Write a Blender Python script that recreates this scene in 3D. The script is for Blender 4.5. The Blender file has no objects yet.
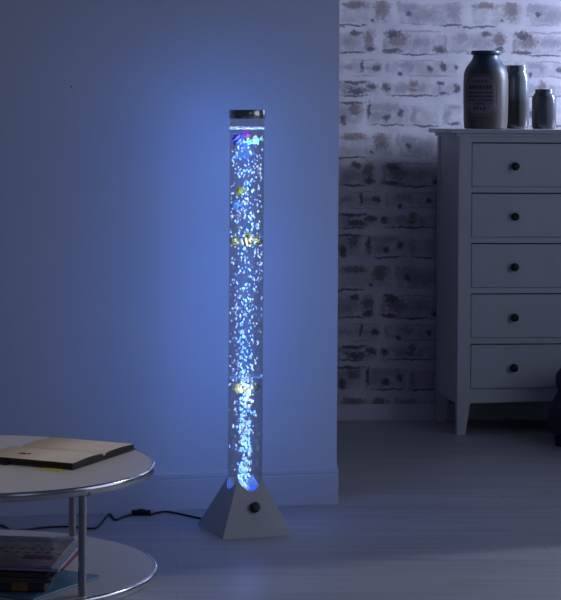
import bpy, bmesh, math, random
from mathutils import Vector, Matrix

random.seed(7)
C = bpy.context.scene.collection
PI = math.pi
R = math.radians

# ------------------------------------------------------------------ camera
EYE = 1.165
cd = bpy.data.cameras.new('camera')
cam = bpy.data.objects.new('camera', cd)
C.objects.link(cam)
cam.location = (0, 0, EYE)
cam.rotation_euler = (R(90), R(-0.35), 0)
cd.sensor_fit = 'VERTICAL'
cd.sensor_height = 24.0
cd.lens = 80.0
cd.shift_x = 0.1675
cd.shift_y = -0.300
cd.clip_end = 60
bpy.context.scene.camera = cam

# ------------------------------------------------------------------ world, lights, exposure
w = bpy.data.worlds.new('world')
bpy.context.scene.world = w
w.use_nodes = True
bg = w.node_tree.nodes['Background']
bg.inputs[0].default_value = (0.27, 0.36, 0.72, 1)
bg.inputs[1].default_value = 0.074

def area(name, loc, aim, sx, sy, power, col):
    l = bpy.data.lights.new(name, 'AREA')
    l.shape = 'RECTANGLE'
    l.size, l.size_y = sx, sy
    l.energy = power
    l.color = col
    o = bpy.data.objects.new(name, l)
    C.objects.link(o)
    o.location = loc
    o.rotation_euler = (Vector(aim) - Vector(loc)).to_track_quat('-Z', 'Y').to_euler()
    return o

# daylight through the far window in the right-hand wall: grazes the brick wall
area('far_window_light', (3.55, 7.76, 2.08), (0.9, 7.80, 1.40), 0.16, 1.25, 330.0, (0.60, 0.68, 1.0))
# daylight through the near door opening: the pale patch on the floor
area('near_window_light', (4.0, 6.53, 3.14), (0.75, 5.0, 0.0), 0.07, 0.07, 50.0, (0.66, 0.74, 1.0))
# soft sky light through the same near door
area('near_door_skylight', (2.75, 4.4, 1.50), (0.0, 4.7, 0.4), 1.8, 1.7, 11.5, (0.64, 0.72, 1.0))
# added warm spot, out of view, that brightens the coffee table
def table_fill():
    l = bpy.data.lights.new('table_fill_light', 'SPOT')
    l.energy = 27.0
    l.color = (1.0, 0.90, 0.80)
    l.spot_size = R(30)
    l.spot_blend = 0.6
    l.shadow_soft_size = 0.08
    o = bpy.data.objects.new('table_fill_light', l)
    C.objects.link(o)
    o.location = (-0.75, 4.0, 2.4)
    o.rotation_euler = (Vector((-0.43, 4.36, 0.41)) - Vector(o.location)).to_track_quat('-Z', 'Y').to_euler()
table_fill()
# added dim blue fill from behind the viewer, for the surfaces facing it
area('rear_fill_light', (2.2, 0.6, 2.0), (0.7, 6.6, 0.7), 1.6, 1.4, 2.6, (0.62, 0.72, 1.0))

vs = bpy.context.scene.view_settings
vs.view_transform = 'Standard'
vs.look = 'None'
vs.exposure = 0.0
vs.gamma = 1.0
vs.use_curve_mapping = False
bpy.context.scene.cycles.use_denoising = True
bpy.context.scene.cycles.max_bounces = 10
bpy.context.scene.cycles.transparent_max_bounces = 24

# ------------------------------------------------------------------ materials
def pmat(name, col, rough=0.6, metal=0.0, spec=0.5, emit=None, estr=0.0, bump=0.0, bscale=60, var=0.0, vscale=8):
    m = bpy.data.materials.new(name)
    m.use_nodes = True
    nt = m.node_tree
    b = nt.nodes['Principled BSDF']
    b.inputs['Base Color'].default_value = (*col, 1)
    b.inputs['Roughness'].default_value = rough
    b.inputs['Metallic'].default_value = metal
    b.inputs['Specular IOR Level'].default_value = spec
    if emit:
        b.inputs['Emission Color'].default_value = (*emit, 1)
        b.inputs['Emission Strength'].default_value = estr
    if bump or var:
        tc = nt.nodes.new('ShaderNodeTexCoord')
    if var:
        n = nt.nodes.new('ShaderNodeTexNoise')
        n.inputs['Scale'].default_value = vscale
        n.inputs['Detail'].default_value = 5
        nt.links.new(tc.outputs['Object'], n.inputs['Vector'])
        cr = nt.nodes.new('ShaderNodeValToRGB')
        cr.color_ramp.elements[0].position = 0.3
        cr.color_ramp.elements[1].position = 0.7
        cr.color_ramp.elements[0].color = (*[c * (1 - var) for c in col], 1)
        cr.color_ramp.elements[1].color = (*[min(1, c * (1 + var)) for c in col], 1)
        nt.links.new(n.outputs['Fac'], cr.inputs['Fac'])
        nt.links.new(cr.outputs['Color'], b.inputs['Base Color'])
    if bump:
        n2 = nt.nodes.new('ShaderNodeTexNoise')
        n2.inputs['Scale'].default_value = bscale
        n2.inputs['Detail'].default_value = 4
        nt.links.new(tc.outputs['Object'], n2.inputs['Vector'])
        bp = nt.nodes.new('ShaderNodeBump')
        bp.inputs['Strength'].default_value = bump
        bp.inputs['Distance'].default_value = 0.003
        nt.links.new(n2.outputs['Fac'], bp.inputs['Height'])
        nt.links.new(bp.outputs['Normal'], b.inputs['Normal'])
    return m

M_plaster = pmat('white_plaster', (0.66, 0.67, 0.71), 0.75, bump=0.12, bscale=90, var=0.02, vscale=3)
M_trim = pmat('white_trim_paint', (0.62, 0.62, 0.66), 0.45, var=0.02)
M_dresser = pmat('grey_white_furniture_paint', (0.58, 0.59, 0.60), 0.45, var=0.03, vscale=5, bump=0.05, bscale=120)
M_dark = pmat('dark_interior', (0.03, 0.03, 0.03), 0.9, var=0.1)
M_knob = pmat('black_knob', (0.012, 0.012, 0.014), 0.35, var=0.1)
M_chrome = pmat('brushed_nickel', (0.62, 0.60, 0.57), 0.24, 1.0, var=0.05, vscale=40)
M_rim = pmat('polished_nickel_rim', (0.66, 0.65, 0.63), 0.2, 1.0, var=0.04, vscale=30)
M_glass_top = pmat('frosted_white_glass', (0.62, 0.57, 0.52), 0.28, spec=0.5, var=0.03, vscale=4)
M_base = pmat('silver_grey_lacquer', (0.50, 0.49, 0.50), 0.42, 0.15, var=0.02)
M_cap = pmat('brushed_steel', (0.45, 0.44, 0.42), 0.22, 1.0, var=0.06, vscale=60)
M_black = pmat('black_plastic', (0.01, 0.01, 0.011), 0.4, var=0.1)
M_paper = pmat('cream_paper', (0.72, 0.60, 0.46), 0.8, var=0.03, vscale=20)
M_leather = pmat('dark_leather', (0.02, 0.015, 0.014), 0.55, var=0.2, bump=0.2, bscale=300)
M_yellow = pmat('yellow_tab', (0.55, 0.50, 0.06), 0.7, var=0.05)
M_ink = pmat('dark_red_ink', (0.10, 0.03, 0.05), 0.8, var=0.2, vscale=300)
M_pouf = pmat('black_fabric', (0.034, 0.036, 0.046), 0.9, var=0.25, vscale=30, bump=0.3, bscale=250)

def floor_material():
    m = bpy.data.materials.new('whitewashed_planks')
    m.use_nodes = True
    nt = m.node_tree
    b = nt.nodes['Principled BSDF']
    tc = nt.nodes.new('ShaderNodeTexCoord')
    br = nt.nodes.new('ShaderNodeTexBrick')
    br.offset = 0.37
    br.inputs['Color1'].default_value = (0.47, 0.46, 0.46, 1)
    br.inputs['Color2'].default_value = (0.41, 0.405, 0.41, 1)
    br.inputs['Mortar'].default_value = (0.33, 0.32, 0.33, 1)
    br.inputs['Scale'].default_value = 1.0
    br.inputs['Mortar Size'].default_value = 0.0016
    br.inputs['Brick Width'].default_value = 1.6
    br.inputs['Row Height'].default_value = 0.19
    br.inputs['Bias'].default_value = 0.0
    nt.links.new(tc.outputs['Object'], br.inputs['Vector'])
    mp = nt.nodes.new('ShaderNodeMapping')
    mp.inputs['Scale'].default_value = (1.6, 26, 1)
    nt.links.new(tc.outputs['Object'], mp.inputs['Vector'])
    n = nt.nodes.new('ShaderNodeTexNoise')
    n.inputs['Scale'].default_value = 1.3
    n.inputs['Detail'].default_value = 7
    n.inputs['Distortion'].default_value = 0.8
    nt.links.new(mp.outputs['Vector'], n.inputs['Vector'])
    mx = nt.nodes.new('ShaderNodeMix')
    mx.data_type = 'RGBA'
    mx.blend_type = 'MULTIPLY'
    cr = nt.nodes.new('ShaderNodeValToRGB')
    cr.color_ramp.elements[0].position = 0.32
    cr.color_ramp.elements[0].color = (0.72, 0.71, 0.70, 1)
    cr.color_ramp.elements[1].position = 0.66
    cr.color_ramp.elements[1].color = (1.05, 1.04, 1.03, 1)
    nt.links.new(n.outputs['Fac'], cr.inputs['Fac'])
    mx.inputs['Factor'].default_value = 0.75
    nt.links.new(br.outputs['Color'], mx.inputs['A'])
    nt.links.new(cr.outputs['Color'], mx.inputs['B'])
    nt.links.new(mx.outputs['Result'], b.inputs['Base Color'])
    b.inputs['Roughness'].default_value = 0.41
    bp = nt.nodes.new('ShaderNodeBump')
    bp.inputs['Strength'].default_value = 0.12
    bp.inputs['Distance'].default_value = 0.002
    nt.links.new(n.outputs['Fac'], bp.inputs['Height'])
    nt.links.new(bp.outputs['Normal'], b.inputs['Normal'])
    return m

# brick-print wallpaper: one repeat measured on the photograph, in 1/529 of the 0.516 m repeat
BLOBS = [
 # x, y, half width, half height, kind
 (80,15,52,16,'b'),(187,28,32,40,'b'),(300,50,15,12,'d'),(355,55,60,28,'g'),(480,35,38,42,'g'),(258,22,10,28,'g'),
 (70,98,58,4,'d'),(465,95,58,5,'d'),(535,102,32,5,'d'),(320,90,60,3,'g'),(300,25,40,20,'g'),(150,75,8,6,'d'),
 (85,127,24,11,'d'),(138,150,24,30,'b'),(140,192,24,13,'d'),(60,165,45,26,'g'),(70,208,62,4,'d'),
 (235,132,36,15,'d'),(255,158,42,26,'b'),(330,121,110,4,'g'),(200,175,10,28,'g'),(230,200,46,9,'d'),(330,212,80,4,'d'),
 (425,193,32,13,'d'),(447,165,6,32,'g'),(350,165,50,18,'g'),(520,140,28,22,'g'),(510,200,42,4,'g'),
 (168,265,18,13,'d'),(110,260,7,24,'d'),(50,265,28,9,'g'),(135,268,22,7,'g'),(120,236,62,3,'g'),(385,270,15,12,'d'),
 (265,292,10,9,'d'),(310,262,15,16,'g'),(440,262,13,20,'d'),(492,265,10,11,'d'),(350,239,120,3,'g'),(380,298,105,4,'g'),
 (212,265,6,24,'g'),(290,255,40,14,'g'),(120,300,60,3,'g'),
 (80,326,62,7,'d'),(90,360,48,15,'d'),(150,342,26,13,'d'),(75,379,58,4,'d'),(205,348,18,15,'d'),(318,332,18,16,'b'),
 (313,354,22,9,'b'),(355,350,12,16,'g'),(320,377,112,4,'d'),(428,326,16,9,'d'),(425,345,7,22,'g'),(445,367,16,7,'d'),
 (495,350,16,20,'d'),(45,340,30,16,'g'),(270,345,30,18,'g'),
 (82,432,26,22,'b'),(35,475,14,22,'d'),(60,408,62,6,'d'),(140,440,9,32,'d'),(213,465,18,13,'d'),(200,425,62,18,'g'),
 (268,450,14,16,'d'),(320,460,14,32,'g'),(220,496,72,4,'d'),(365,498,62,4,'d'),(455,460,16,32,'g'),(480,420,30,8,'g'),
 (180,460,40,22,'g'),(485,490,26,6,'d'),(50,450,40,30,'g'),
]

BRICKS = [(128,48,108,46),(385,50,128,46),(80,166,82,44),(322,168,132,44),(520,168,55,42),(92,268,95,30),(352,268,150,30),
          (95,352,88,28),(315,352,135,28),(478,352,36,26),(62,452,58,46),(212,454,92,44),(360,456,62,42),(478,456,42,42)]

def brick_material(x0, z0, tile):
    m = bpy.data.materials.new('whitewashed_brick_wallpaper')
    m.use_nodes = True
    nt = m.node_tree
    L = nt.links.new
    b = nt.nodes['Principled BSDF']
    b.inputs['Roughness'].default_value = 0.8
    tc = nt.nodes.new('ShaderNodeTexCoord')
    nz = nt.nodes.new('ShaderNodeTexNoise')
    nz.inputs['Scale'].default_value = 26
    nz.inputs['Detail'].default_value = 4
    L(tc.outputs['Object'], nz.inputs['Vector'])
    off = nt.nodes.new('ShaderNodeVectorMath')
    off.operation = 'MULTIPLY_ADD'
    L(nz.outputs['Color'], off.inputs[0])
    off.inputs[1].default_value = (0.030, 0, 0.022)
    L(tc.outputs['Object'], off.inputs[2])
    sc = nt.nodes.new('ShaderNodeVectorMath')
    sc.operation = 'MULTIPLY_ADD'
    L(off.outputs[0], sc.inputs[0])
    sc.inputs[1].default_value = (1 / tile, 0, -1 / tile)
    sc.inputs[2].default_value = (-(x0 + 0.015) / tile, 0, (z0 + 0.011) / tile)
    fr = nt.nodes.new('ShaderNodeVectorMath')
    fr.operation = 'FRACTION'
    L(sc.outputs[0], fr.inputs[0])
    fields = {}
    T = 529.0
    blobs = []
    for (x, y, rx, ry, k) in BLOBS:
        x -= 12
        for dx in (-T, 0, T):
            if x + dx + rx * 1.3 > 0 and x + dx - rx * 1.3 < T:
                blobs.append((x + dx, y, rx, ry, k))
    for (x, y, rx, ry, k) in blobs:
        rx, ry = rx * 1.15, ry * 1.25
        a = nt.nodes.new('ShaderNodeVectorMath')
        a.operation = 'MULTIPLY_ADD'
        L(fr.outputs[0], a.inputs[0])
        a.inputs[1].default_value = (T / rx, 0, T / ry)
        a.inputs[2].default_value = (-x / rx, 0, -y / ry)
        l = nt.nodes.new('ShaderNodeVectorMath')
        l.operation = 'LENGTH'
        L(a.outputs[0], l.inputs[0])
        out = l.outputs['Value']
        if k in fields:
            mn = nt.nodes.new('ShaderNodeMath')
            mn.operation = 'MINIMUM'
            L(fields[k], mn.inputs[0])
            L(out, mn.inputs[1])
            out = mn.outputs[0]
        fields[k] = out
    n2 = nt.nodes.new('ShaderNodeTexNoise')
    n2.inputs['Scale'].default_value = 75
    n2.inputs['Detail'].default_value = 6
    n2.inputs['Roughness'].default_value = 0.65
    L(tc.outputs['Object'], n2.inputs['Vector'])
    n3 = nt.nodes.new('ShaderNodeTexNoise')
    n3.inputs['Scale'].default_value = 9
    n3.inputs['Detail'].default_value = 5
    L(tc.outputs['Object'], n3.inputs['Vector'])
    basec = nt.nodes.new('ShaderNodeValToRGB')
    basec.color_ramp.elements[0].position = 0.3
    basec.color_ramp.elements[0].color = (0.50, 0.49, 0.53, 1)
    basec.color_ramp.elements[1].position = 0.7
    basec.color_ramp.elements[1].color = (0.66, 0.655, 0.69, 1)
    L(n3.outputs['Fac'], basec.inputs['Fac'])
    cur = basec.outputs['Color']
    # brick bodies a shade greyer than the mortar bands
    body = None
    for (x, y, rx, ry) in BRICKS:
        x -= 12
        for dx in (-T, 0, T):
            if not (x + dx + rx > 0 and x + dx - rx < T):
                continue
            a = nt.nodes.new('ShaderNodeVectorMath')
            a.operation = 'MULTIPLY_ADD'
            L(fr.outputs[0], a.inputs[0])
            a.inputs[1].default_value = (T / 14.0, 0, T / 14.0)
            a.inputs[2].default_value = (-(x + dx) / 14.0, 0, -y / 14.0)
            ab = nt.nodes.new('ShaderNodeVectorMath')
            ab.operation = 'ABSOLUTE'
            L(a.outputs[0], ab.inputs[0])
            sb = nt.nodes.new('ShaderNodeVectorMath')
            sb.operation = 'SUBTRACT'
            L(ab.outputs[0], sb.inputs[0])
            sb.inputs[1].default_value = ((rx - 12) / 14.0, 0, (ry - 12) / 14.0)
            mxv = nt.nodes.new('ShaderNodeVectorMath')
            mxv.operation = 'MAXIMUM'
            L(sb.outputs[0], mxv.inputs[0])
            mxv.inputs[1].default_value = (0, 0, 0)
            l = nt.nodes.new('ShaderNodeVectorMath')
            l.operation = 'LENGTH'
            L(mxv.outputs[0], l.inputs[0])
            out = l.outputs['Value']
            if body is not None:
                mn = nt.nodes.new('ShaderNodeMath')
                mn.operation = 'MINIMUM'
                L(body, mn.inputs[0])
                L(out, mn.inputs[1])
                out = mn.outputs[0]
            body = out
    n4 = nt.nodes.new('ShaderNodeTexNoise')
    n4.inputs['Scale'].default_value = 30
    n4.inputs['Detail'].default_value = 6
    L(tc.outputs['Object'], n4.inputs['Vector'])
    ad = nt.nodes.new('ShaderNodeMath')
    ad.operation = 'MULTIPLY_ADD'
    L(n4.outputs['Fac'], ad.inputs[0])
    ad.inputs[1].default_value = 3.4
    L(body, ad.inputs[2])
    mr = nt.nodes.new('ShaderNodeMapRange')
    mr.interpolation_type = 'SMOOTHSTEP'
    mr.inputs['From Min'].default_value = 1.2
    mr.inputs['From Max'].default_value = 2.6
    mr.inputs['To Min'].default_value = 0.42
    mr.inputs['To Max'].default_value = 0.0
    L(ad.outputs[0], mr.inputs['Value'])
    mx = nt.nodes.new('ShaderNodeMix')
    mx.data_type = 'RGBA'
    L(mr.outputs['Result'], mx.inputs['Factor'])
    L(cur, mx.inputs['A'])
    mx.inputs['B'].default_value = (0.24, 0.235, 0.27, 1)
    cur = mx.outputs['Result']
    for k, col, op in (('g', (0.26, 0.25, 0.30), 0.62), ('b', (0.15, 0.10, 0.095), 0.72), ('d', (0.07, 0.07, 0.085), 0.85)):
        ad = nt.nodes.new('ShaderNodeMath')
        ad.operation = 'MULTIPLY_ADD'
        L(n2.outputs['Fac'], ad.inputs[0])
        ad.inputs[1].default_value = 2.2
        L(fields[k], ad.inputs[2])
        mr = nt.nodes.new('ShaderNodeMapRange')
        mr.interpolation_type = 'SMOOTHSTEP'
        mr.inputs['From Min'].default_value = 1.50
        mr.inputs['From Max'].default_value = 2.28
        mr.inputs['To Min'].default_value = op
        mr.inputs['To Max'].default_value = 0.0
        L(ad.outputs[0], mr.inputs['Value'])
        mx = nt.nodes.new('ShaderNodeMix')
        mx.data_type = 'RGBA'
        L(mr.outputs['Result'], mx.inputs['Factor'])
        L(cur, mx.inputs['A'])
        mx.inputs['B'].default_value = (*col, 1)
        cur = mx.outputs['Result']
    L(cur, b.inputs['Base Color'])
    return m

# ------------------------------------------------------------------ mesh helpers
def link(name, bm, mat, parent=None, smooth=False, kind=None, angle=None):
    bmesh.ops.recalc_face_normals(bm, faces=bm.faces[:])
    me = bpy.data.meshes.new(name)
    bm.to_mesh(me)
    bm.free()
    for mm in (mat if isinstance(mat, (list, tuple)) else [mat]):
        me.materials.append(mm)
    if smooth:
        for p in me.polygons:
            p.use_smooth = True
        if angle is not None:
            me.set_sharp_from_angle(angle=R(angle))
    o = bpy.data.objects.new(name, me)
    C.objects.link(o)
    if parent is not None:
        o.parent = parent
    if kind:
        o['kind'] = kind
    return o

def empty(name, label, cat, loc=(0, 0, 0), rz=0.0, group=None):
    o = bpy.data.objects.new(name, None)
    o.empty_display_size = 0.05
    C.objects.link(o)
    o.location = loc
    o.rotation_euler = (0, 0, rz)
    tag(o, label, cat, group)
    return o

def tag(o, label, cat, group=None):
    o['label'] = label
    o['category'] = cat
    if group:
        o['group'] = group
    return o

def box(bm, lo, hi, bev=0.0, mi=0):
    r = bmesh.ops.create_cube(bm, size=1.0)
    vs_ = r['verts']
    for v in vs_:
        v.co = Vector([lo[i] + (v.co[i] + 0.5) * (hi[i] - lo[i]) for i in range(3)])
    fs = list({f for v in vs_ for f in v.link_faces})
    for f in fs:
        f.material_index = mi
    if bev > 0:
        es = list({e for v in vs_ for e in v.link_edges})
        bmesh.ops.bevel(bm, geom=es, offset=bev, segments=2, affect='EDGES', profile=0.7)
    return bm

def newbox(lo, hi, bev=0.0):
    return box(bmesh.new(), lo, hi, bev)

def lathe(bm, prof, n=48, cx=0, cy=0, close=False):
    rings = []
    for (r, z) in prof:
        if r < 1e-6:
            rings.append([bm.verts.new((cx, cy, z))])
        else:
            rings.append([bm.verts.new((cx + r * math.cos(2 * PI * i / n), cy + r * math.sin(2 * PI * i / n), z)) for i in range(n)])
    pairs = list(zip(rings[:-1], rings[1:]))
    if close:
        pairs.append((rings[-1], rings[0]))
    for a, b_ in pairs:
        for i in range(n):
            j = (i + 1) % n
            if len(a) == 1 and len(b_) == 1:
                continue
            if len(a) == 1:
                bm.faces.new((a[0], b_[j], b_[i]))
            elif len(b_) == 1:
                bm.faces.new((a[i], a[j], b_[0]))
            else:
                bm.faces.new((a[i], a[j], b_[j], b_[i]))
    return bm

def tube(bm, pts, r, n=10):
    pts = [Vector(p) for p in pts]
    rings = []
    up = Vector((0, 0, 1))
    for i, p in enumerate(pts):
        t = (pts[min(i + 1, len(pts) - 1)] - pts[max(i - 1, 0)]).normalized()
        a = up if abs(t.dot(up)) < 0.95 else Vector((1, 0, 0))
        s = t.cross(a).normalized()
        q = s.cross(t).normalized()
        rings.append([bm.verts.new(p + r * (math.cos(2 * PI * k / n) * s + math.sin(2 * PI * k / n) * q)) for k in range(n)])
    for a, b_ in zip(rings[:-1], rings[1:]):
        for k in range(n):
            j = (k + 1) % n
            bm.faces.new((a[k], a[j], b_[j], b_[k]))
    bm.faces.new(rings[0][::-1])
    bm.faces.new(rings[-1])
    return bm

def smooth_path(pts, sub=8):
    out = []
    P = [Vector(p) for p in pts]
    for i in range(len(P) - 1):
        p0, p1, p2, p3 = P[max(i - 1, 0)], P[i], P[i + 1], P[min(i + 2, len(P) - 1)]
        for k in range(sub):
            t = k / sub
            out.append(0.5 * ((2 * p1) + (p2 - p0) * t + (2 * p0 - 5 * p1 + 4 * p2 - p3) * t * t + (3 * p1 - p0 - 3 * p2 + p3) * t ** 3))
    out.append(P[-1])
    return out

# ------------------------------------------------------------------ room shell
fl = link('floor', newbox((-3.2, -1.0, -0.05), (3.2, 8.6, 0.0)), floor_material(), kind='structure')

# white wall behind the lamp: its free end is the corner of a passage
WANG = math.atan(0.2286)
wc = Vector((0.487, 6.088, 0))           # foot of the baseboard at the corner
wl = bpy.data.objects
o = link('wall_front', newbox((-3.2, 0.012, 0), (0.0, 0.20, 2.7)), M_plaster, kind='structure')
o.location = wc
o.rotation_euler = (0, 0, WANG)
bm = bmesh.new()
prof = [(0.012, 0.0), (0.0, 0.0), (0.0, 0.088), (0.0025, 0.090), (0.0025, 0.094), (0.0005, 0.096), (0.001, 0.106), (0.006, 0.112), (0.012, 0.113)]
a_ = [bm.verts.new((-3.2, y, z)) for y, z in prof]
b_ = [bm.verts.new((0.002, y, z)) for y, z in prof]
for i in range(len(prof) - 1):
    bm.faces.new((a_[i], a_[i + 1], b_[i + 1], b_[i]))
bm.faces.new(a_)
bm.faces.new(b_[::-1])
bm.faces.new((a_[0], b_[0], b_[-1], a_[-1]))
o = link('baseboard_front', bm, M_trim, kind='structure')
o.location = wc
o.rotation_euler = (0, 0, WANG)

# brick-papered wall at the back of the next room
BANG = R(5.38)
bo = Vector((1.0, 7.825, 0))
XL = -0.3875                               # local x of the photo's left end of the brick
o = link('wall_back', newbox((-2.2, 0.0, 0), (1.9, 0.15, 2.7)), brick_material(XL, 1.634, 0.516), kind='structure')
o.location = bo
o.rotation_euler = (0, 0, BANG)
bm = bmesh.new()
box(bm, (-2.2, -0.012, 0), (1.9, 0.0, 0.052), 0)
box(bm, (-2.2, -0.008, 0.052), (1.9, 0.0, 0.062), 0)
o = link('baseboard_back', bm, M_trim, kind='structure')
o.location = bo
o.rotation_euler = (0, 0, BANG)

# right-hand wall with a far window and a near glazed-door opening
bm = bmesh.new()
XW = 2.55
for lo, hi in (((6.06, 0), (7.66, 2.7)), ((7.66, 0), (7.93, 1.15)), ((7.66, 2.45), (7.93, 2.7)), ((7.93, 0), (8.05, 2.7)),
               ((3.4, 2.42), (6.06, 2.7)), ((-1.0, 0), (3.4, 2.7))):
    box(bm, (XW, lo[0], lo[1]), (XW + 0.12, hi[0], hi[1]))
link('wall_right', bm, M_plaster, kind='structure')

for (x, z, lab) in ((-0.70, 1.40, 'tiny dark nail hole near the upper left corner of the white wall'),
                    (-0.32, 1.262, 'tiny dark nail hole left of the bubble lamp on the white wall')):
    d = Matrix.Rotation(WANG, 4, 'Z')
    t = (x - wc.x) / math.cos(WANG)
    p = wc + d @ Vector((t, 0.0125, 0))
    bm = bmesh.new()
    lathe(bm, [(0, 0), (0.0028, 0), (0.0022, 0.0016), (0, 0.002)], 10)
    o = link('nail', bm, M_black)
    o.location = (p.x, p.y, z)
    o.rotation_euler = (R(90), 0, WANG)
    tag(o, lab, 'nail')

# ------------------------------------------------------------------ chest of drawers
dr = empty('chest_of_drawers', 'tall grey white chest of five drawers with black knobs against brick wall', 'dresser',
           (1.037, 7.436, 0), BANG)
W, D, H = 0.86, 0.362, 1.138
LW = 0.050
link('top_board', newbox((-0.034, -0.016, H - 0.016), (W + 0.034, D + 0.004, H), 0.004), M_dresser, dr)
link('top_moulding', newbox((-0.010, -0.004, H - 0.028), (W + 0.010, D, H - 0.016), 0.003), M_dresser, dr)
for sx in (0, 1):
    x0 = 0.006 if sx == 0 else W - 0.024
    link('side_panel', newbox((x0, 0.03, 0.11), (x0 + 0.018, D - 0.03, H - 0.028)), M_dresser, dr)
def leg_bm(x0, x1, y0, y1, inward, taper_y):
    bm = bmesh.new()
    ring = []
    tx = 0.018
    for z in (0.0, 0.117, H - 0.028):
        ax0, ax1, ay0, ay1 = x0, x1, y0, y1
        if z == 0.0:
            if inward > 0: ax1 = x1 - tx
            else: ax0 = x0 + tx
            if taper_y > 0: ay1 = y1 - 0.012
            else: ay0 = y0 + 0.012
        ring.append([bm.verts.new(c) for c in ((ax0, ay0, z), (ax1, ay0, z), (ax1, ay1, z), (ax0, ay1, z))])
    for a, b2 in zip(ring[:-1], ring[1:]):
        for i in range(4):
            j = (i + 1) % 4
            bm.faces.new((a[i], a[j], b2[j], b2[i]))
    bm.faces.new(ring[0][::-1])
    bm.faces.new(ring[-1])
    bmesh.ops.bevel(bm, geom=[e for e in bm.edges if abs(e.verts[0].co.z - e.verts[1].co.z) > 0.05], offset=0.003, segments=2, affect='EDGES')
    return bm
for (x0, x1, inw) in ((0, LW, 1), (W - LW, W, -1)):
    for (y0, y1, ty) in ((0, 0.038, 1), (D - 0.038, D, -1)):
        link('leg', leg_bm(x0, x1, y0, y1, inw, ty), M_dresser, dr)
link('back_panel', newbox((0.02, D - 0.02, 0.115), (W - 0.02, D - 0.01, H - 0.03)), M_dark, dr)
link('bottom_panel', newbox((0.02, 0.03, 0.12), (W - 0.02, D - 0.02, 0.13)), M_dark, dr)
link('side_apron', newbox((0.004, 0.03, 0.112), (0.014, D - 0.03, 0.165), 0.002), M_dresser, dr)
PITCH = 0.1876
DT = 1.089
link('rail', newbox((LW, 0.004, DT), (W - LW, 0.03, H - 0.028)), M_dresser, dr)
for i in range(5):
    zt = DT - i * PITCH
    zb = zt - 0.1665
    d_ = link('drawer', newbox((LW + 0.003, 0.005, zb + 0.0015), (W - LW - 0.003, 0.024, zt - 0.0045), 0.0015), M_dresser, dr)
    if i < 4:
        link('rail', newbox((LW, 0.003, zt - PITCH), (W - LW, 0.03, zb), 0.001), M_dresser, dr)
    for kx in (0.212, W - 0.212):
        bm = bmesh.new()
        lathe(bm, [(0, 0), (0.009, 0), (0.007, 0.004), (0.0065, 0.010), (0.012, 0.014), (0.0155, 0.019), (0.0150, 0.024), (0.010, 0.028), (0, 0.0295)], 28)
        k = link('knob', bm, M_knob, d_, smooth=True)
        k['label'] = 'black round knob'
        k.location = (kx, 0.005, DT - 0.089 - i * PITCH)
        k.rotation_euler = (R(90), 0, 0)
zb5 = DT - 4 * PITCH - 0.1665
link('rail', newbox((LW, 0.004, zb5 - 0.004), (W - LW, 0.03, zb5 - 0.001)), M_dresser, dr)
bm = bmesh.new()   # apron with a softly arched lower edge
n = 24
top, bot = [], []
for y in (0.008, 0.026):
    top.append([bm.verts.new((LW + (W - 2 * LW) * i / n, y, zb5 - 0.004)) for i in range(n + 1)])
    bot.append([bm.verts.new((LW + (W - 2 * LW) * i / n, y, 0.116 + 0.006 * math.sin(PI * min(1, i / n)))) for i in range(n + 1)])
for i in range(n):
    bm.faces.new((top[0][i], top[0][i + 1], bot[0][i + 1], bot[0][i]))
    bm.faces.new((top[1][i], bot[1][i], bot[1][i + 1], top[1][i + 1]))
    bm.faces.new((bot[0][i], bot[0][i + 1], bot[1][i + 1], bot[1][i]))
    bm.faces.new((top[0][i], top[1][i], top[1][i + 1], top[0][i + 1]))
link('apron', bm, M_dresser, dr)

def on_dresser(px, ly, z=H):
    """the point of the chest's top seen in the photo's column px, ly behind the front"""
    k = (px - 180) / 2000.0
    c, s = math.cos(BANG), math.sin(BANG)
    # 1.037 + c*lx - s*ly = k*(7.436 + s*lx + c*ly)
    lx = (k * (7.436 + c * ly) - 1.037 + s * ly) / (c - k * s)
    return Vector((1.037 + c * lx - s * ly, 7.436 + s * lx + c * ly, z))

# ------------------------------------------------------------------ stoneware vases
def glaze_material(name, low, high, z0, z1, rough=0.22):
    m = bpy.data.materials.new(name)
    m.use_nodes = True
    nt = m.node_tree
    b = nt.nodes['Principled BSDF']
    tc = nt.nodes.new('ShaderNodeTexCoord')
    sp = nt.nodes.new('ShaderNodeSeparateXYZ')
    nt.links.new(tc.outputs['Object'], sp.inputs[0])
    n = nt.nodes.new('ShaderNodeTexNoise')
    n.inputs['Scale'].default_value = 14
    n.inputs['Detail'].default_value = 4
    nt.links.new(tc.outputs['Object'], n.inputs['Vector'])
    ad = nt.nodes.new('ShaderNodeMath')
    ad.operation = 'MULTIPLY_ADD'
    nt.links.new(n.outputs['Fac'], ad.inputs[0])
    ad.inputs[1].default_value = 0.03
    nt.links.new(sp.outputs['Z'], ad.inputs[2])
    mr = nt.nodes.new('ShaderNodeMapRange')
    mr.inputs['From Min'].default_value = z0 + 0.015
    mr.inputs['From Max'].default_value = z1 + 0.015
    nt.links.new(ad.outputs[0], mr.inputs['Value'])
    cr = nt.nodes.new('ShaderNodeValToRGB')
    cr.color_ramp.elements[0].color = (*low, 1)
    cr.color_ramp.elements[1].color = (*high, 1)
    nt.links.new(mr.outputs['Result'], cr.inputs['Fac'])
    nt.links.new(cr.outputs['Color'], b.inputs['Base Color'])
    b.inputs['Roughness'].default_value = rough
    return m

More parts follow.
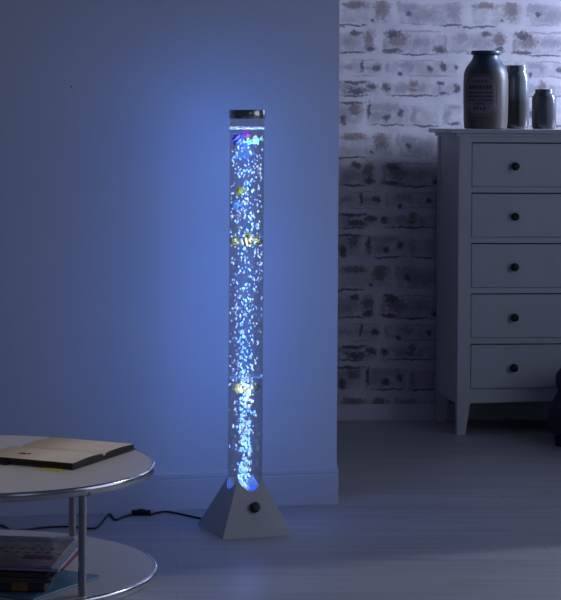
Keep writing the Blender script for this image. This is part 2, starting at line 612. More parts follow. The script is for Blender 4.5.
bigR = 0.084
big = empty('vase', 'large grey stoneware vase with blue shoulder and octagonal label on chest of drawers', 'vase', on_dresser(485.5, 0.115, H + 0.0006))
bm = bmesh.new()
lathe(bm, [(0, 0), (0.074, 0), (0.080, 0.004), (0.0825, 0.03), (bigR, 0.10), (bigR, 0.18), (0.0825, 0.208), (0.076, 0.228), (0.066, 0.243),
           (0.056, 0.256), (0.050, 0.268), (0.0475, 0.278), (0.0535, 0.280), (0.0560, 0.284), (0.0560, 0.291), (0.0535, 0.295),
           (0.046, 0.295), (0.043, 0.288), (0.043, 0.27), (0.06, 0.23), (0.074, 0.20), (0.074, 0.02), (0, 0.015)], 64)
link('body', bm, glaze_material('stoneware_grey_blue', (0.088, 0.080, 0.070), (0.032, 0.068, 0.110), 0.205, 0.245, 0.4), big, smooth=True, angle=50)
# octagonal label wrapped on the curved side, turned a little to the left
M_label = pmat('faded_vase_label', (0.20, 0.18, 0.19), 0.6, var=0.1, vscale=40)
M_labelink = pmat('faded_label_ink', (0.055, 0.05, 0.06), 0.7, var=0.15, vscale=90)
def wrapped(bm, poly, zc, off, yaw=0.0, rad=bigR, step=0.006):
    """flat convex polygon (s along the girth, z up) wrapped on a cylinder about z, facing -y turned by yaw"""
    tb_ = bmesh.new()
    tb_.faces.new([tb_.verts.new((s, 0, z)) for s, z in poly])
    smin, smax = min(p[0] for p in poly), max(p[0] for p in poly)
    k = int((smax - smin) / step)
    for i in range(1, k + 1):
        x = smin + (smax - smin) * i / (k + 1)
        bmesh.ops.bisect_plane(tb_, geom=tb_.verts[:] + tb_.edges[:] + tb_.faces[:], plane_co=(x, 0, 0), plane_no=(1, 0, 0))
    vm = {}
    for v in tb_.verts:
        a = v.co.x / rad + yaw
        rr = rad + off
        vm[v] = bm.verts.new((rr * math.sin(a), -rr * math.cos(a), zc + v.co.z))
    for f in tb_.faces:
        bm.faces.new([vm[v] for v in f.verts])
    tb_.free()
def octagon(hw, hh, c):
    return [(-hw + c, -hh), (hw - c, -hh), (hw, -hh + c), (hw, hh - c), (hw - c, hh), (-hw + c, hh), (-hw, hh - c), (-hw, -hh + c)]
YAW = R(-23)
bm = bmesh.new()
wrapped(bm, octagon(0.070, 0.078, 0.032), 0.126, 0.0010, yaw=YAW)
lb = link('label', bm, M_label, big)
lb['label'] = 'faded octagonal printed label'
bm = bmesh.new()
oo, ii = octagon(0.066, 0.074, 0.030), octagon(0.063, 0.071, 0.029)
for i in range(8):
    j = (i + 1) % 8
    wrapped(bm, [oo[i], oo[j], ii[j], ii[i]], 0.126, 0.0016, yaw=YAW)
link('label_border', bm, M_labelink, lb)
bm = bmesh.new()
rnd = random.Random(3)
for (zc, hw, hh, ch) in ((0.052, 0.030, 0.0035, 7), (0.031, 0.046, 0.0075, 8), (0.010, 0.052, 0.003, 12), (-0.004, 0.054, 0.003, 13),
                         (-0.018, 0.052, 0.003, 12), (-0.032, 0.020, 0.003, 5), (-0.049, 0.024, 0.0065, 4)):
    cw = 2 * hw / ch
    for q in range(ch):
        s0 = -hw + q * cw
        w_ = cw * rnd.uniform(0.55, 0.85)
        wrapped(bm, [(s0, zc - hh), (s0 + w_, zc - hh), (s0 + w_, zc + hh * rnd.uniform(0.5, 1)), (s0, zc + hh)], 0.126, 0.0018, yaw=YAW, step=0.02)
link('label_print', bm, M_labelink, lb)

v2 = tag(link('vase', lathe(bmesh.new(), [(0, 0), (0.042, 0), (0.047, 0.004), (0.0485, 0.02), (0.0485, 0.185), (0.0475, 0.200), (0.044, 0.211), (0.040, 0.218), (0.0385, 0.224),
          (0.0385, 0.240), (0.0375, 0.245), (0.034, 0.245), (0.032, 0.235), (0.033, 0.21), (0.042, 0.19), (0.042, 0.02), (0, 0.015)], 56),
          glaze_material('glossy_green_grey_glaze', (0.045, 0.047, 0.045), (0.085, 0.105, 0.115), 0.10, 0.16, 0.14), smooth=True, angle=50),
          'tall slim glossy grey green bottle vase standing right of the labelled vase', 'vase')
v2.location = on_dresser(516.5, 0.262, H + 0.0006)
v3 = tag(link('vase', lathe(bmesh.new(), [(0, 0), (0.040, 0), (0.0445, 0.004), (0.046, 0.015), (0.046, 0.112), (0.0445, 0.124), (0.040, 0.132), (0.0355, 0.137), (0.0345, 0.141),
          (0.0345, 0.149), (0.0335, 0.152), (0.030, 0.152), (0.029, 0.145), (0.030, 0.135), (0.040, 0.12), (0.040, 0.015), (0, 0.012)], 56),
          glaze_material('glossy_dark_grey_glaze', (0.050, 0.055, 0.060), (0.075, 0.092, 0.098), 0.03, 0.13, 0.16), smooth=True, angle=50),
          'short glossy grey jar, the smallest vase, nearest the right edge on chest', 'vase')
v3.location = on_dresser(544.0, 0.15, H + 0.0006)

# ------------------------------------------------------------------ dark footstool at the right edge
fs_ = empty('footstool', 'low round black upholstered footstool in front of the chest of drawers', 'footstool', (1.543, 7.215, 0))
bm = bmesh.new()
lathe(bm, [(0, 0.035), (0.17, 0.035), (0.195, 0.045), (0.208, 0.075), (0.205, 0.11), (0.192, 0.15), (0.178, 0.178), (0.172, 0.188), (0, 0.188)], 56)
link('seat_base', bm, M_pouf, fs_, smooth=True, angle=60)
bm = bmesh.new()
lathe(bm, [(0, 0.186), (0.160, 0.187), (0.172, 0.197), (0.180, 0.225), (0.177, 0.255), (0.160, 0.275), (0.12, 0.287), (0, 0.29)], 56)
link('cushion', bm, M_pouf, fs_, smooth=True, angle=60)
for a in (185, 275, 5, 95):
    bm = bmesh.new()
    lathe(bm, [(0, 0), (0.020, 0), (0.024, 0.036), (0, 0.036)], 20)
    o = link('foot', bm, M_black, fs_, smooth=True, angle=40)
    o.location = (0.165 * math.cos(R(a)), 0.165 * math.sin(R(a)), 0)

# ------------------------------------------------------------------ bubble lamp
LX, LY = 0.191, 5.690
LANG = R(19.0)
lamp = empty('bubble_lamp', 'tall clear bubble column floor lamp glowing blue on a silver pyramid base', 'lamp', (LX, LY, 0), LANG)
HB, ZA, TR = 0.106, 0.228, 0.0505
bm = bmesh.new()
N = 128
bot, top, inn = [], [], []
for i in range(N):
    a = 2 * PI * i / N
    mx = max(abs(math.cos(a)), abs(math.sin(a)))
    rb = HB / mx
    zt = ZA * (1 - TR * mx / HB)
    bot.append(bm.verts.new((rb * math.cos(a), rb * math.sin(a), 0)))
    top.append(bm.verts.new((TR * math.cos(a), TR * math.sin(a), zt)))
    inn.append(bm.verts.new((TR * math.cos(a), TR * math.sin(a), 0.085)))
for i in range(N):
    j = (i + 1) % N
    bm.faces.new((bot[i], bot[j], top[j], top[i]))
    bm.faces.new((top[i], top[j], inn[j], inn[i]))
bm.faces.new(bot[::-1])
bm.faces.new(inn)
bs = link('base', bm, M_base, lamp)
# rotary knob on the front face of the pyramid
sl = math.atan2(HB, ZA)
bm = bmesh.new()
lathe(bm, [(0, -0.002), (0.0145, -0.002), (0.0150, 0.004), (0.0140, 0.012), (0.0115, 0.016), (0, 0.0175)], 32)
k = link('knob', bm, M_black, lamp, smooth=True, angle=50)
k['label'] = 'black round switch knob'
zk = 0.076
k.location = (0.002, -HB * (1 - zk / ZA), zk)
k.rotation_euler = (R(90) - sl, 0, 0)

# acrylic tube full of water
def clear_material():
    m = bpy.data.materials.new('clear_water_filled_acrylic')
    m.use_nodes = True
    nt = m.node_tree
    nt.nodes.remove(nt.nodes['Principled BSDF'])
    out = nt.nodes['Material Output']
    tr = nt.nodes.new('ShaderNodeBsdfTransparent')
    tr.inputs['Color'].default_value = (0.90, 0.81, 0.77, 1)
    gl = nt.nodes.new('ShaderNodeBsdfGlossy')
    gl.inputs['Roughness'].default_value = 0.06
    fr = nt.nodes.new('ShaderNodeFresnel')
    fr.inputs['IOR'].default_value = 1.3
    mx = nt.nodes.new('ShaderNodeMixShader')
    mn = nt.nodes.new('ShaderNodeMath')
    mn.operation = 'MINIMUM'
    mn.inputs[1].default_value = 0.14
    nt.links.new(fr.outputs[0], mn.inputs[0])
    nt.links.new(mn.outputs[0], mx.inputs['Fac'])
    nt.links.new(tr.outputs[0], mx.inputs[1])
    nt.links.new(gl.outputs[0], mx.inputs[2])
    nt.links.new(mx.outputs[0], out.inputs['Surface'])
    return m
M_clear = clear_material()
bm = bmesh.new()
lathe(bm, [(0.0490, 0.088), (0.0490, 1.170)], 72)
link('tube', bm, M_clear, lamp, smooth=True)
bm = bmesh.new()
lathe(bm, [(0, 1.1695), (0.0505, 1.1695), (0.0515, 1.171), (0.0515, 1.1935), (0.0505, 1.195), (0, 1.195)], 72)
cp = link('cap', bm, M_cap, lamp, smooth=True, angle=40)
cp['label'] = 'brushed steel cap'
M_led = pmat('blue_led', (0.01, 0.03, 0.12), 0.4, emit=(0.04, 0.12, 1.0), estr=0.9)
bm = bmesh.new()
lathe(bm, [(0, 0.110), (0.048, 0.110), (0.048, 0.118), (0, 0.119)], 48)
ld = link('led_module', bm, M_led, lamp)
ld['label'] = 'glowing blue light disc'

# froth on the water surface and the thin dividing discs
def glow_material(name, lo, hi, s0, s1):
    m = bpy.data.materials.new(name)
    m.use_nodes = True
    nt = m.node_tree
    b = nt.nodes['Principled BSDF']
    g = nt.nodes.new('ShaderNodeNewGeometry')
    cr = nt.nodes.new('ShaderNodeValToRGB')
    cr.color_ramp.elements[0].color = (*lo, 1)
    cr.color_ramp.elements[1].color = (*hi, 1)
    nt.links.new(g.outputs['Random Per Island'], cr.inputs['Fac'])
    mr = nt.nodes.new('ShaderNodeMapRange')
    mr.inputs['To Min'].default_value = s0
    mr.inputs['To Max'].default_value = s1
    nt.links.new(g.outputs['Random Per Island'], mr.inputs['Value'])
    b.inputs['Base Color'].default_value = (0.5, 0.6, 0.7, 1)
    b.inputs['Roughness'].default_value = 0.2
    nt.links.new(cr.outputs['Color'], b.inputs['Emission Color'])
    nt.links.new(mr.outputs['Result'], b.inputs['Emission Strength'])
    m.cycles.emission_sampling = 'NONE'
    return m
M_bub = glow_material('self_lit_air_bubbles', (0.18, 0.36, 0.80), (0.60, 0.88, 1.0), 0.28, 1.05)  # bubbles and froth emit, standing in for the LED light they catch

def blob(bm, c, sx, sy, sz, rot):
    r = bmesh.ops.create_icosphere(bm, subdivisions=1, radius=1.0)
    M = Matrix.Translation(c) @ rot.to_matrix().to_4x4() @ Matrix.Diagonal((sx, sy, sz, 1))
    for v in r['verts']:
        v.co = v.co * random.uniform(0.75, 1.2)
        v.co = M @ v.co
from mathutils import Euler
def yz(py):
    return EYE - (py - 120) * LY / 2000.0
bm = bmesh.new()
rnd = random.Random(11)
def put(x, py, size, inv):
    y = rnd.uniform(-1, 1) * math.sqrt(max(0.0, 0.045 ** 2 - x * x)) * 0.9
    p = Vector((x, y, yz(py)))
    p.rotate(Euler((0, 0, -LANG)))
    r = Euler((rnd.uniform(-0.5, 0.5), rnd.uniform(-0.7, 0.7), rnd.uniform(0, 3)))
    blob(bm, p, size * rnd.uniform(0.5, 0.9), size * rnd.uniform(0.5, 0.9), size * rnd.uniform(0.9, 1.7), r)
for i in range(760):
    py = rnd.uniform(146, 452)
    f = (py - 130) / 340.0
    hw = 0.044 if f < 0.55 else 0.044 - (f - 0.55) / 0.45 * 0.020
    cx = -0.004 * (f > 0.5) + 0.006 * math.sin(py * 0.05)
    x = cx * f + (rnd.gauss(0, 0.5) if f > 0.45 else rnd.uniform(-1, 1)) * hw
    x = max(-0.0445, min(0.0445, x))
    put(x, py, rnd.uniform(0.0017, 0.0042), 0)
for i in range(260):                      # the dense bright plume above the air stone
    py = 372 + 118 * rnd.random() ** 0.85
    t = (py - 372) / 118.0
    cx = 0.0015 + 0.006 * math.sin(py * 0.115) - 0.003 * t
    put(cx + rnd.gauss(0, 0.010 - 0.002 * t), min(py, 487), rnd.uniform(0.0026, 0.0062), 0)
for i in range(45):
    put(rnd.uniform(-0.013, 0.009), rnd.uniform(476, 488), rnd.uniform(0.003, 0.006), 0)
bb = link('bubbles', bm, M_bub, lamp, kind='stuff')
bb['label'] = 'rising bright air bubbles'
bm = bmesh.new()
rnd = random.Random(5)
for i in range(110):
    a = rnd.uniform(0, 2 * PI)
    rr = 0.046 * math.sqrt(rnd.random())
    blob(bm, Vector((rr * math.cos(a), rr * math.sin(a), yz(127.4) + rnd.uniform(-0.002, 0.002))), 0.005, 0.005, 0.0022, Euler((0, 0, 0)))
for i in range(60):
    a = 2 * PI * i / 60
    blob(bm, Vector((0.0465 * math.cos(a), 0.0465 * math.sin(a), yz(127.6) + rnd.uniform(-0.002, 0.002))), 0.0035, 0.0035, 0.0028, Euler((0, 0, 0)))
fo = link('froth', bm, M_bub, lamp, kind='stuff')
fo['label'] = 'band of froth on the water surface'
M_disc = bpy.data.materials.new('thin_clear_disc')
M_disc.use_nodes = True
_nt = M_disc.node_tree
_b = _nt.nodes['Principled BSDF']
_b.inputs['Base Color'].default_value = (0.45, 0.5, 0.5, 1)
_b.inputs['Alpha'].default_value = 0.45
_b.inputs['Roughness'].default_value = 0.2
for py in (377.5, 236.5):
    bm = bmesh.new()
    lathe(bm, [(0.012, 0), (0.0485, 0), (0.0485, 0.0022), (0.012, 0.0022)], 48, close=True)
    o = link('divider_disc', bm, M_disc, lamp)
    o.location = (0, 0, yz(py) - 0.001)

# the lamp's own light: a column of blue light thrown on the wall, a small glow along the tube
def lamp_light(name, typ, loc, power, col, **kw):
    l = bpy.data.lights.new(name, typ)
    l.energy = power
    l.color = col
    for a, v in kw.items():
        setattr(l, a, v)
    o = bpy.data.objects.new(name, l)
    C.objects.link(o)
    o.parent = lamp
    o.location = loc
    return o
BLUE = (0.03, 0.21, 1.0)
for yaw, pw in ((-56, 1.50), (50, 1.10), (0, 0.26)):
    o = lamp_light('column_light', 'AREA', (0, 0.0, 0.60), pw, BLUE, shape='RECTANGLE', size=0.05, size_y=0.98)
    o.rotation_euler = (R(90), 0, WANG - LANG + R(yaw))
o = lamp_light('upper_light', 'AREA', (0, 0.0, 1.08), 0.62, BLUE, shape='RECTANGLE', size=0.05, size_y=0.12)
o.rotation_euler = (R(90 + 61), 0, WANG - LANG + R(12))
for z in (0.42, 0.66, 0.90, 1.10):
    lamp_light('tube_glow', 'POINT', (0, 0.0, z), 0.062, (0.72, 0.84, 1.0), shadow_soft_size=0.03)

q = Vector((0, -0.046, 0))
q.rotate(Euler((0, 0, -LANG)))
for z, pw in ((1.112, 0.075), (0.955, 0.08), (0.825, 0.15), (0.405, 0.13)):
    lamp_light('tube_glow', 'POINT', (q.x, q.y, z), pw, (0.80, 0.90, 1.0), shadow_soft_size=0.012)
lamp_light('low_glow', 'POINT', (0, 0.0, 0.20), 0.22, (0.04, 0.15, 1.0), shadow_soft_size=0.03)

# power cord with inline switch, part of the lamp
def fpt(px, py, z=0.0035):
    Y = 2000 * (EYE - z) / (py - 120)
    return Vector(((px - 180) / 2000 * Y, Y, z))
pts = [fpt(-60, 529), fpt(-20, 527), fpt(2, 526.5), fpt(8, 528), fpt(14, 531.2), fpt(27, 530.8), fpt(45, 528.4), fpt(70, 527.2), fpt(92, 529), fpt(100, 527.5), fpt(106, 520.5), fpt(112, 514.6),
       fpt(118, 520), fpt(126, 517), fpt(134, 515)]
pts2 = [fpt(152, 515), fpt(160, 512.8), fpt(168, 511.6), fpt(178, 513), fpt(190, 515.5), fpt(205, 518.5), fpt(216, 520.5)]
inv = Matrix.LocRotScale(Vector((LX, LY, 0)), Euler((0, 0, LANG)), None).inverted()
bm = bmesh.new()
tube(bm, [inv @ p for p in smooth_path(pts)], 0.0030, 8)
tube(bm, [inv @ p for p in smooth_path(pts2)], 0.0030, 8)
cord = link('power_cord', bm, M_black, lamp, smooth=True)
cord['label'] = 'thin black power cord'
bm = bmesh.new()
box(bm, (-0.029, -0.009, 0.0), (0.029, 0.009, 0.016), 0.004)
box(bm, (-0.010, -0.006, 0.0155), (0.010, 0.006, 0.0185), 0.001)
sw = link('inline_switch', bm, M_black, cord)
p = fpt(143.5, 515.5, 0.0)
sw.location = inv @ Vector((p.x, p.y, 0.0))
sw.rotation_euler = (0, 0, R(2) - LANG)

# ------------------------------------------------------------------ plastic fish drifting in the tube
def fmat(name, col, var, vscale):
    m = pmat(name, col, 0.35, var=var, vscale=vscale)
    nt = m.node_tree
    b = nt.nodes['Principled BSDF']
    t = nt.nodes.new('ShaderNodeBsdfTranslucent')
    mx = nt.nodes.new('ShaderNodeMixShader')
    mx.inputs['Fac'].default_value = 0.55
    src = b.inputs['Base Color'].links[0].from_socket
    nt.links.new(src, t.inputs['Color'])
    nt.links.new(b.outputs[0], mx.inputs[1])
    nt.links.new(t.outputs[0], mx.inputs[2])
    nt.links.new(mx.outputs[0], nt.nodes['Material Output'].inputs['Surface'])
    return m

def fish(name_label, px, py, length, body, fin, face, tilt, depth, stripes=None, deep=0.42):
    """face 1 looks right, -1 left; depth 0..1 front to middle of the tube"""
    Yq = LY - 0.018 + 0.020 * depth
    X = LX + (px - 246.0) / 2000.0 * LY
    Z = EYE - (py - 120) * Yq / 2000.0
    t = empty('fish', name_label, 'fish', (X, Yq, Z))
    t.rotation_euler = (0, tilt, 0 if face > 0 else PI)
    t['group'] = 'plastic fish in the bubble lamp'
    mb = fmat('fish_body', body, 0.12, 160)
    mf = fmat('fish_fin', fin, 0.1, 200)
    L_ = length * 1.18
    mats = [mb]
    if stripes:
        mats.append(fmat('fish_stripe', stripes, 0.1, 100))
    bm = bmesh.new()
    ns, nr = 14, 14
    rings = []
    for i in range(ns + 1):
        s = i / ns
        x = L_ * (0.42 - 0.74 * s)
        h = L_ * deep * 0.5 * (math.sin(PI * min(1, 0.06 + s * 0.93)) ** 0.75) * (1.0 if s < 0.5 else (1 - 0.35 * (s - 0.5) * 2)) + L_ * 0.02
        wd = h * 0.45
        rings.append([bm.verts.new((x, wd * math.cos(2 * PI * q / nr), h * math.sin(2 * PI * q / nr))) for q in range(nr)])
    for i, (a, b2) in enumerate(zip(rings[:-1], rings[1:])):
        for q in range(nr):
            f = bm.faces.new((a[q], a[(q + 1) % nr], b2[(q + 1) % nr], b2[q]))
            if stripes and i in (3, 4, 7, 8, 11):
                f.material_index = 1
    bm.faces.new(rings[0])
    bm.faces.new(rings[-1][::-1])
    link('body', bm, mats, t, smooth=True)
    def fin_plate(name, poly):
        bm = bmesh.new()
        th = L_ * 0.02
        A = [bm.verts.new((x * L_, -th, z * L_)) for x, z in poly]
        B = [bm.verts.new((x * L_, th, z * L_)) for x, z in poly]
        bm.faces.new(A)
        bm.faces.new(B[::-1])
        for i in range(len(poly)):
            j = (i + 1) % len(poly)
            bm.faces.new((A[i], B[i], B[j], A[j]))
        return link(name, bm, mf, t)
    fin_plate('tail_fin', [(-0.28, 0.04), (-0.42, 0.16), (-0.56, 0.24), (-0.50, 0.0), (-0.56, -0.24), (-0.42, -0.16), (-0.28, -0.04)])
    hh = deep * 0.5
    fin_plate('dorsal_fin', [(0.20, hh * 0.75), (0.05, hh + 0.16), (-0.14, hh + 0.18), (-0.20, hh * 0.6)])
    fin_plate('belly_fin', [(0.10, -hh * 0.85), (-0.02, -hh - 0.13), (-0.10, -hh - 0.12), (-0.12, -hh * 0.8)])
    for sy in (-1, 1):
        bm = bmesh.new()
        bmesh.ops.create_icosphere(bm, subdivisions=2, radius=L_ * 0.045)
        e = link('eye', bm, M_black, t, smooth=True)
        e.location = (L_ * 0.29, sy * L_ * deep * 0.15, L_ * 0.05)
    return t
fish('indigo and white striped fish, topmost on the left of the tube', 236.5, 139.5, 0.046, (0.55, 0.60, 0.80), (0.10, 0.10, 0.55), -1, R(-48), 0.1, stripes=(0.03, 0.03, 0.30))
fish('small purple fish between striped fish and white fish under the froth', 245.5, 133.5, 0.025, (0.50, 0.07, 0.32), (0.50, 0.08, 0.30), 1, R(20), 0.5)
fish('small yellow green fish just under the purple fish', 247.5, 141.5, 0.026, (0.45, 0.60, 0.20), (0.55, 0.65, 0.30), 1, R(0), 0.2)
fish('white and pale yellow fish at the top right of the tube', 255.0, 140.0, 0.033, (0.75, 0.78, 0.58), (0.72, 0.75, 0.35), -1, R(20), 0.3)
fish('single bright yellow fish in the upper part of the tube', 239.5, 190.5, 0.026, (0.60, 0.62, 0.10), (0.60, 0.60, 0.08), -1, R(30), 0.3, deep=0.6)
fish('light blue fish at left edge of the tube below the yellow fish', 235.0, 205.5, 0.030, (0.32, 0.72, 0.88), (0.25, 0.62, 0.85), -1, R(10), 0.6, deep=0.55)
fish('pale yellow fish with olive back at left above middle of the tube', 235.0, 241.0, 0.036, (0.72, 0.74, 0.42), (0.48, 0.48, 0.12), -1, R(-8), 0.3)
fish('large cream fish with black bars just above the middle of the tube', 247.5, 240.0, 0.046, (0.75, 0.78, 0.55), (0.72, 0.75, 0.40), -1, R(12), 0.0, stripes=(0.06, 0.08, 0.04), deep=0.5)
fish('dull olive fish at right edge of the tube beside the barred fish', 256.0, 241.5, 0.034, (0.36, 0.38, 0.18), (0.38, 0.40, 0.18), 1, R(0), 0.5)
fish('white yellow fish under the lower disc, on the left', 238.5, 388.5, 0.034, (0.80, 0.78, 0.48), (0.62, 0.58, 0.15), -1, R(-15), 0.1, deep=0.5)
fish('grey green fish under the lower disc, on the right', 254.0, 387.0, 0.040, (0.24, 0.32, 0.26), (0.25, 0.32, 0.24), 1, R(-5), 0.4)

# ------------------------------------------------------------------ round two-tier coffee table
TX, TY, TRD = -0.428, 4.390, 0.376
HT, HS = 0.412, 0.185
tb = empty('coffee_table', 'round two-tier coffee table with frosted white tops and nickel rims', 'table', (TX, TY, 0))
for nm, z, TRD in (('tabletop', HT, 0.376), ('lower_shelf', HS, 0.383)):
    bm = bmesh.new()
    lathe(bm, [(0, z - 0.010), (TRD - 0.004, z - 0.010), (TRD - 0.004, z - 0.001), (TRD - 0.0055, z), (0, z)], 128)
    t_ = link(nm, bm, M_glass_top, tb, smooth=True, angle=30)
    bm = bmesh.new()
    lathe(bm, [(TRD - 0.004, z - 0.018), (TRD + 0.000, z - 0.018), (TRD + 0.0025, z - 0.015), (TRD + 0.003, z - 0.009), (TRD + 0.0025, z - 0.003), (TRD, z + 0.0005), (TRD - 0.004, z + 0.0005)], 128, close=True)
    rm = link('rim', bm, M_rim, t_, smooth=True, angle=60)
    rm['label'] = 'nickel rim band'
TRD = 0.376
for a in (-50, 60, 185):
    bm = bmesh.new()
    rl = TRD - 0.014
    lathe(bm, [(0, 0), (0.0095, 0), (0.0095, 0.004), (0.0085, 0.006), (0.0085, HT - 0.010), (0, HT - 0.010)], 24)
    o = link('leg', bm, M_chrome, tb, smooth=True, angle=40)
    o.location = (rl * math.cos(R(a)), rl * math.sin(R(a)), 0)
    bm = box(bmesh.new(), (-0.016, -0.011, HT - 0.020), (0.016, 0.011, HT - 0.010), 0.002)
    br_ = link('bracket', bm, M_chrome, o)

# ------------------------------------------------------------------ open notebook on the table
NB = R(-25)
nb = empty('open_notebook', 'open notebook with cream pages and dark cover lying on the round table', 'notebook', (-0.226, 4.293, HT + 0.0002), NB)
# local: x = -length .. 0 along the spine, y = 0 (near edge) .. 0.288 (far edge)
NL, HWN = 0.222, 0.148
bm = bmesh.new()
box(bm, (-NL - 0.003, -0.003, 0.0005), (0.003, HWN - 0.005, 0.0035), 0.001)
box(bm, (-NL - 0.003, HWN - 0.006, 0.0003), (0.003, HWN + 0.006, 0.0025), 0.001)
box(bm, (-NL - 0.003, HWN + 0.005, 0.0005), (0.003, 2 * HWN + 0.003, 0.0035), 0.001)
link('cover', bm, M_leather, nb)
M_edge = pmat('dark_page_edges', (0.016, 0.013, 0.012), 0.6, var=0.25, vscale=200)
def page_block(y0, y1, thick, x0, x1, flip):
    """pages that curve down to the gutter; slot 0 paper, slot 1 dark page edges"""
    bm = bmesh.new()
    ny = 16
    up, dn = [], []
    for i in range(ny + 1):
        s = i / ny                        # 0 at the fore-edge, 1 at the gutter
        y = y0 + (y1 - y0) * (s if not flip else 1 - s)
        d = 1 - s
        h = thick * (0.86 + 0.20 * math.sin(PI * min(1, d * 1.15 + 0.0)) ** 0.8) if d > 0.12 else thick * (0.40 + 0.60 * math.sin(d / 0.12 * PI / 2))
        if d > 0.12:
            h = max(h, thick * 0.86)
        up.append((bm.verts.new((x0, y, 0.0035 + h)), bm.verts.new((x1, y, 0.0035 + h))))
        dn.append((bm.verts.new((x0, y, 0.0034)), bm.verts.new((x1, y, 0.0034))))
    for i in range(ny):
        bm.faces.new((up[i][0], up[i][1], up[i + 1][1], up[i + 1][0])).smooth = True
        for q in (0, 1):
            bm.faces.new((up[i][q], up[i + 1][q], dn[i + 1][q], dn[i][q])).material_index = 1
        bm.faces.new((dn[i][0], dn[i + 1][0], dn[i + 1][1], dn[i][1])).material_index = 1
    for i in (0, ny):
        bm.faces.new((up[i][0], up[i][1], dn[i][1], dn[i][0])).material_index = 1
    return bm
pg = link('page_block', page_block(0.0, HWN, 0.0125, -NL, 0.0, False), [M_paper, M_edge], nb)
link('page_block', page_block(HWN + 0.001, 2 * HWN, 0.0115, -NL + 0.008, 0.0, True), [M_paper, M_edge], nb)
bm = newbox((-0.066, -0.030, 0.0), (-0.016, 0.03, 0.0007))
y_ = link('page_tab', bm, M_yellow, nb)
y_['label'] = 'yellow sticky tab'
bm = newbox((-0.172, -0.014, 0.0004), (-0.155, 0.0, 0.0065), 0.0015)
e_ = link('pen_loop', bm, M_black, nb)
bm = bmesh.new()
rnd = random.Random(2)
for i in range(22):
    x = -0.166 + rnd.uniform(0, 0.026)
    y = 0.040 + rnd.uniform(0, 0.022)
    s = rnd.uniform(0.003, 0.008)
    box(bm, (x, y, 0.0154), (x + s, y + s * 0.7, 0.0165))
ik = link('page_print', bm, M_ink, pg)
ik['label'] = 'small dark red printed mark'

# ------------------------------------------------------------------ magazines and books on the lower shelf
def cover_material(name, stops, base_rough=0.4, spots=None):
    """bands across the cover along local y (0..1), with an optional row of small printed spots"""
    m = bpy.data.materials.new(name)
    m.use_nodes = True
    nt = m.node_tree
    L = nt.links.new
    b = nt.nodes['Principled BSDF']
    b.inputs['Roughness'].default_value = base_rough
    tc = nt.nodes.new('ShaderNodeTexCoord')
    sp = nt.nodes.new('ShaderNodeSeparateXYZ')
    L(tc.outputs['Object'], sp.inputs[0])
    mr = nt.nodes.new('ShaderNodeMapRange')
    mr.inputs['From Max'].default_value = 0.29
    L(sp.outputs['Y'], mr.inputs['Value'])
    cr = nt.nodes.new('ShaderNodeValToRGB')
    cr.color_ramp.interpolation = 'CONSTANT'
    els = cr.color_ramp.elements
    for i, (p, c) in enumerate(stops):
        e = els[i] if i < 2 else els.new(p)
        e.position = p
        e.color = (*c, 1)
    L(mr.outputs['Result'], cr.inputs['Fac'])
    n = nt.nodes.new('ShaderNodeTexNoise')
    n.inputs['Scale'].default_value = 70
    n.inputs['Detail'].default_value = 3
    L(tc.outputs['Object'], n.inputs['Vector'])
    mx = nt.nodes.new('ShaderNodeMix')
    mx.data_type = 'RGBA'
    mx.blend_type = 'MULTIPLY'
    mx.inputs['Factor'].default_value = 0.8
    c2 = nt.nodes.new('ShaderNodeValToRGB')
    c2.color_ramp.elements[0].position = 0.38
    c2.color_ramp.elements[0].color = (0.35, 0.33, 0.33, 1)
    c2.color_ramp.elements[1].position = 0.58
    L(n.outputs['Fac'], c2.inputs['Fac'])
    L(cr.outputs['Color'], mx.inputs['A'])
    L(c2.outputs['Color'], mx.inputs['B'])
    L(mx.outputs['Result'], b.inputs['Base Color'])
    return m

def publication(name, label, cat, loc, rz, w_, l_, th, cover, pages, hard=0.0, spine=None):
    """local: x 0..-w_ to the left, y 0..l_ away; covers round a page block"""
    t = empty(name, label, cat, loc, rz, 'reading matter on the lower shelf')
    ct = 0.0012 if not hard else hard
    link('page_block', newbox((-w_ + 0.001, 0.0015, ct), (-0.0015, l_ - 0.0015, th - ct)), pages, t)
    bm = bmesh.new()
    box(bm, (-w_, 0, 0), (0, l_, ct))
    box(bm, (-w_, 0, th - ct), (0, l_, th))
    box(bm, (-w_ - 0.001, 0, 0), (-w_ + 0.0012, l_, th))
    link('cover', bm, cover, t)
    return t
M_white_pages = pmat('white_pages', (0.55, 0.55, 0.62), 0.6, var=0.12, vscale=250)
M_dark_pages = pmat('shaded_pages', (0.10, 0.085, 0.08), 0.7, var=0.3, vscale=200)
M_teal = pmat('teal_cover', (0.10, 0.26, 0.34), 0.35, var=0.25, vscale=30)
M_black_cover = pmat('black_cloth_cover', (0.022, 0.020, 0.022), 0.6, var=0.2, vscale=60)
M_grey_cover = pmat('grey_cover', (0.16, 0.15, 0.17), 0.5, var=0.15, vscale=40)
M_maroon = pmat('maroon_cover', (0.085, 0.02, 0.03), 0.5, var=0.25, vscale=30)
M_pale_cover = pmat('pale_lilac_cover', (0.42, 0.42, 0.50), 0.5, var=0.25, vscale=25)
M_red = pmat('red_cover', (0.42, 0.05, 0.08), 0.4, var=0.15)
M_orange = pmat('orange_brown_patch', (0.50, 0.24, 0.06), 0.5, var=0.25, vscale=60)

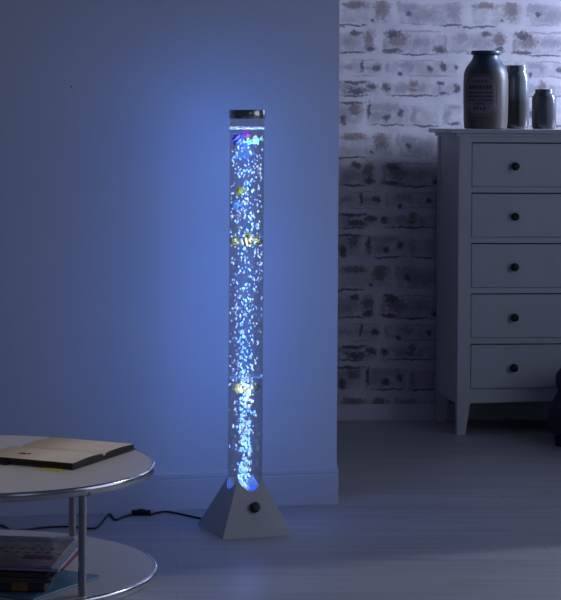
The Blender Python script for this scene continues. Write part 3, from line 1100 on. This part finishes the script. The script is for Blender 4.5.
publication('magazine', 'teal magazine lying flat on the lower shelf, sticking out under the pile', 'magazine',
            (-0.292, 4.062, HS + 0.0008), R(-31), 0.20, 0.245, 0.006, M_teal, M_white_pages)
z = HS + 0.0072
t = publication('book', 'thick black book with orange patch, lowest in the shelf pile', 'book', (-0.272, 4.112, z), R(-5), 0.185, 0.25, 0.022, M_black_cover, M_dark_pages, 0.002)
link('spine_patch', newbox((-0.070, -0.0008, 0.002), (-0.036, 0.0, 0.019)), M_orange, t)
z += 0.022
publication('book', 'thin grey book above the thick black book', 'book', (-0.258, 4.098, z), R(-6), 0.19, 0.265, 0.007, M_grey_cover, M_dark_pages)
z += 0.007
publication('book', 'dark maroon book in the middle of the shelf pile', 'book', (-0.266, 4.106, z), R(-7), 0.19, 0.265, 0.012, M_maroon, M_dark_pages, 0.0015)
z += 0.012
publication('magazine', 'thin red magazine under the pale one in the shelf pile, its corner sticking out', 'magazine', (-0.236, 4.128, z), R(-9), 0.19, 0.24, 0.005, M_red, M_red)
z += 0.005
publication('magazine', 'pale magazine with white page edges sticking out right under the topmost one', 'magazine', (-0.243, 4.094, z), R(-8), 0.19, 0.285, 0.006, M_pale_cover, M_white_pages)
z += 0.006
M_mag = cover_material('printed_magazine_cover', [(0.0, (0.22, 0.14, 0.17)), (0.14, (0.24, 0.14, 0.16)), (0.30, (0.28, 0.24, 0.20)), (0.44, (0.36, 0.32, 0.22)), (0.56, (0.26, 0.23, 0.20)),
                                                  (0.66, (0.38, 0.34, 0.26)), (0.78, (0.20, 0.20, 0.24)), (0.90, (0.30, 0.30, 0.35))])
t = publication('magazine', 'magazine with busy printed cover, topmost on the shelf pile', 'magazine', (-0.258, 4.094, z), R(-7), 0.20, 0.285, 0.005, M_mag, M_white_pages)
bm = newbox((-0.075, 0.065, 0.005), (-0.012, 0.100, 0.0053))
link('printed_panel', bm, M_maroon, t)
M_print = pmat('dark_print', (0.07, 0.06, 0.06), 0.6, var=0.2)
for row, y in enumerate((0.125, 0.160)):
    for i in range(8):
        x = -0.185 + i * 0.022 + 0.004 * row
        link('printed_motif', lathe(bmesh.new(), [(0, 0.0049), (0.0055, 0.0049), (0.0045, 0.0055), (0, 0.0056)], 10, x, y), M_print, t)
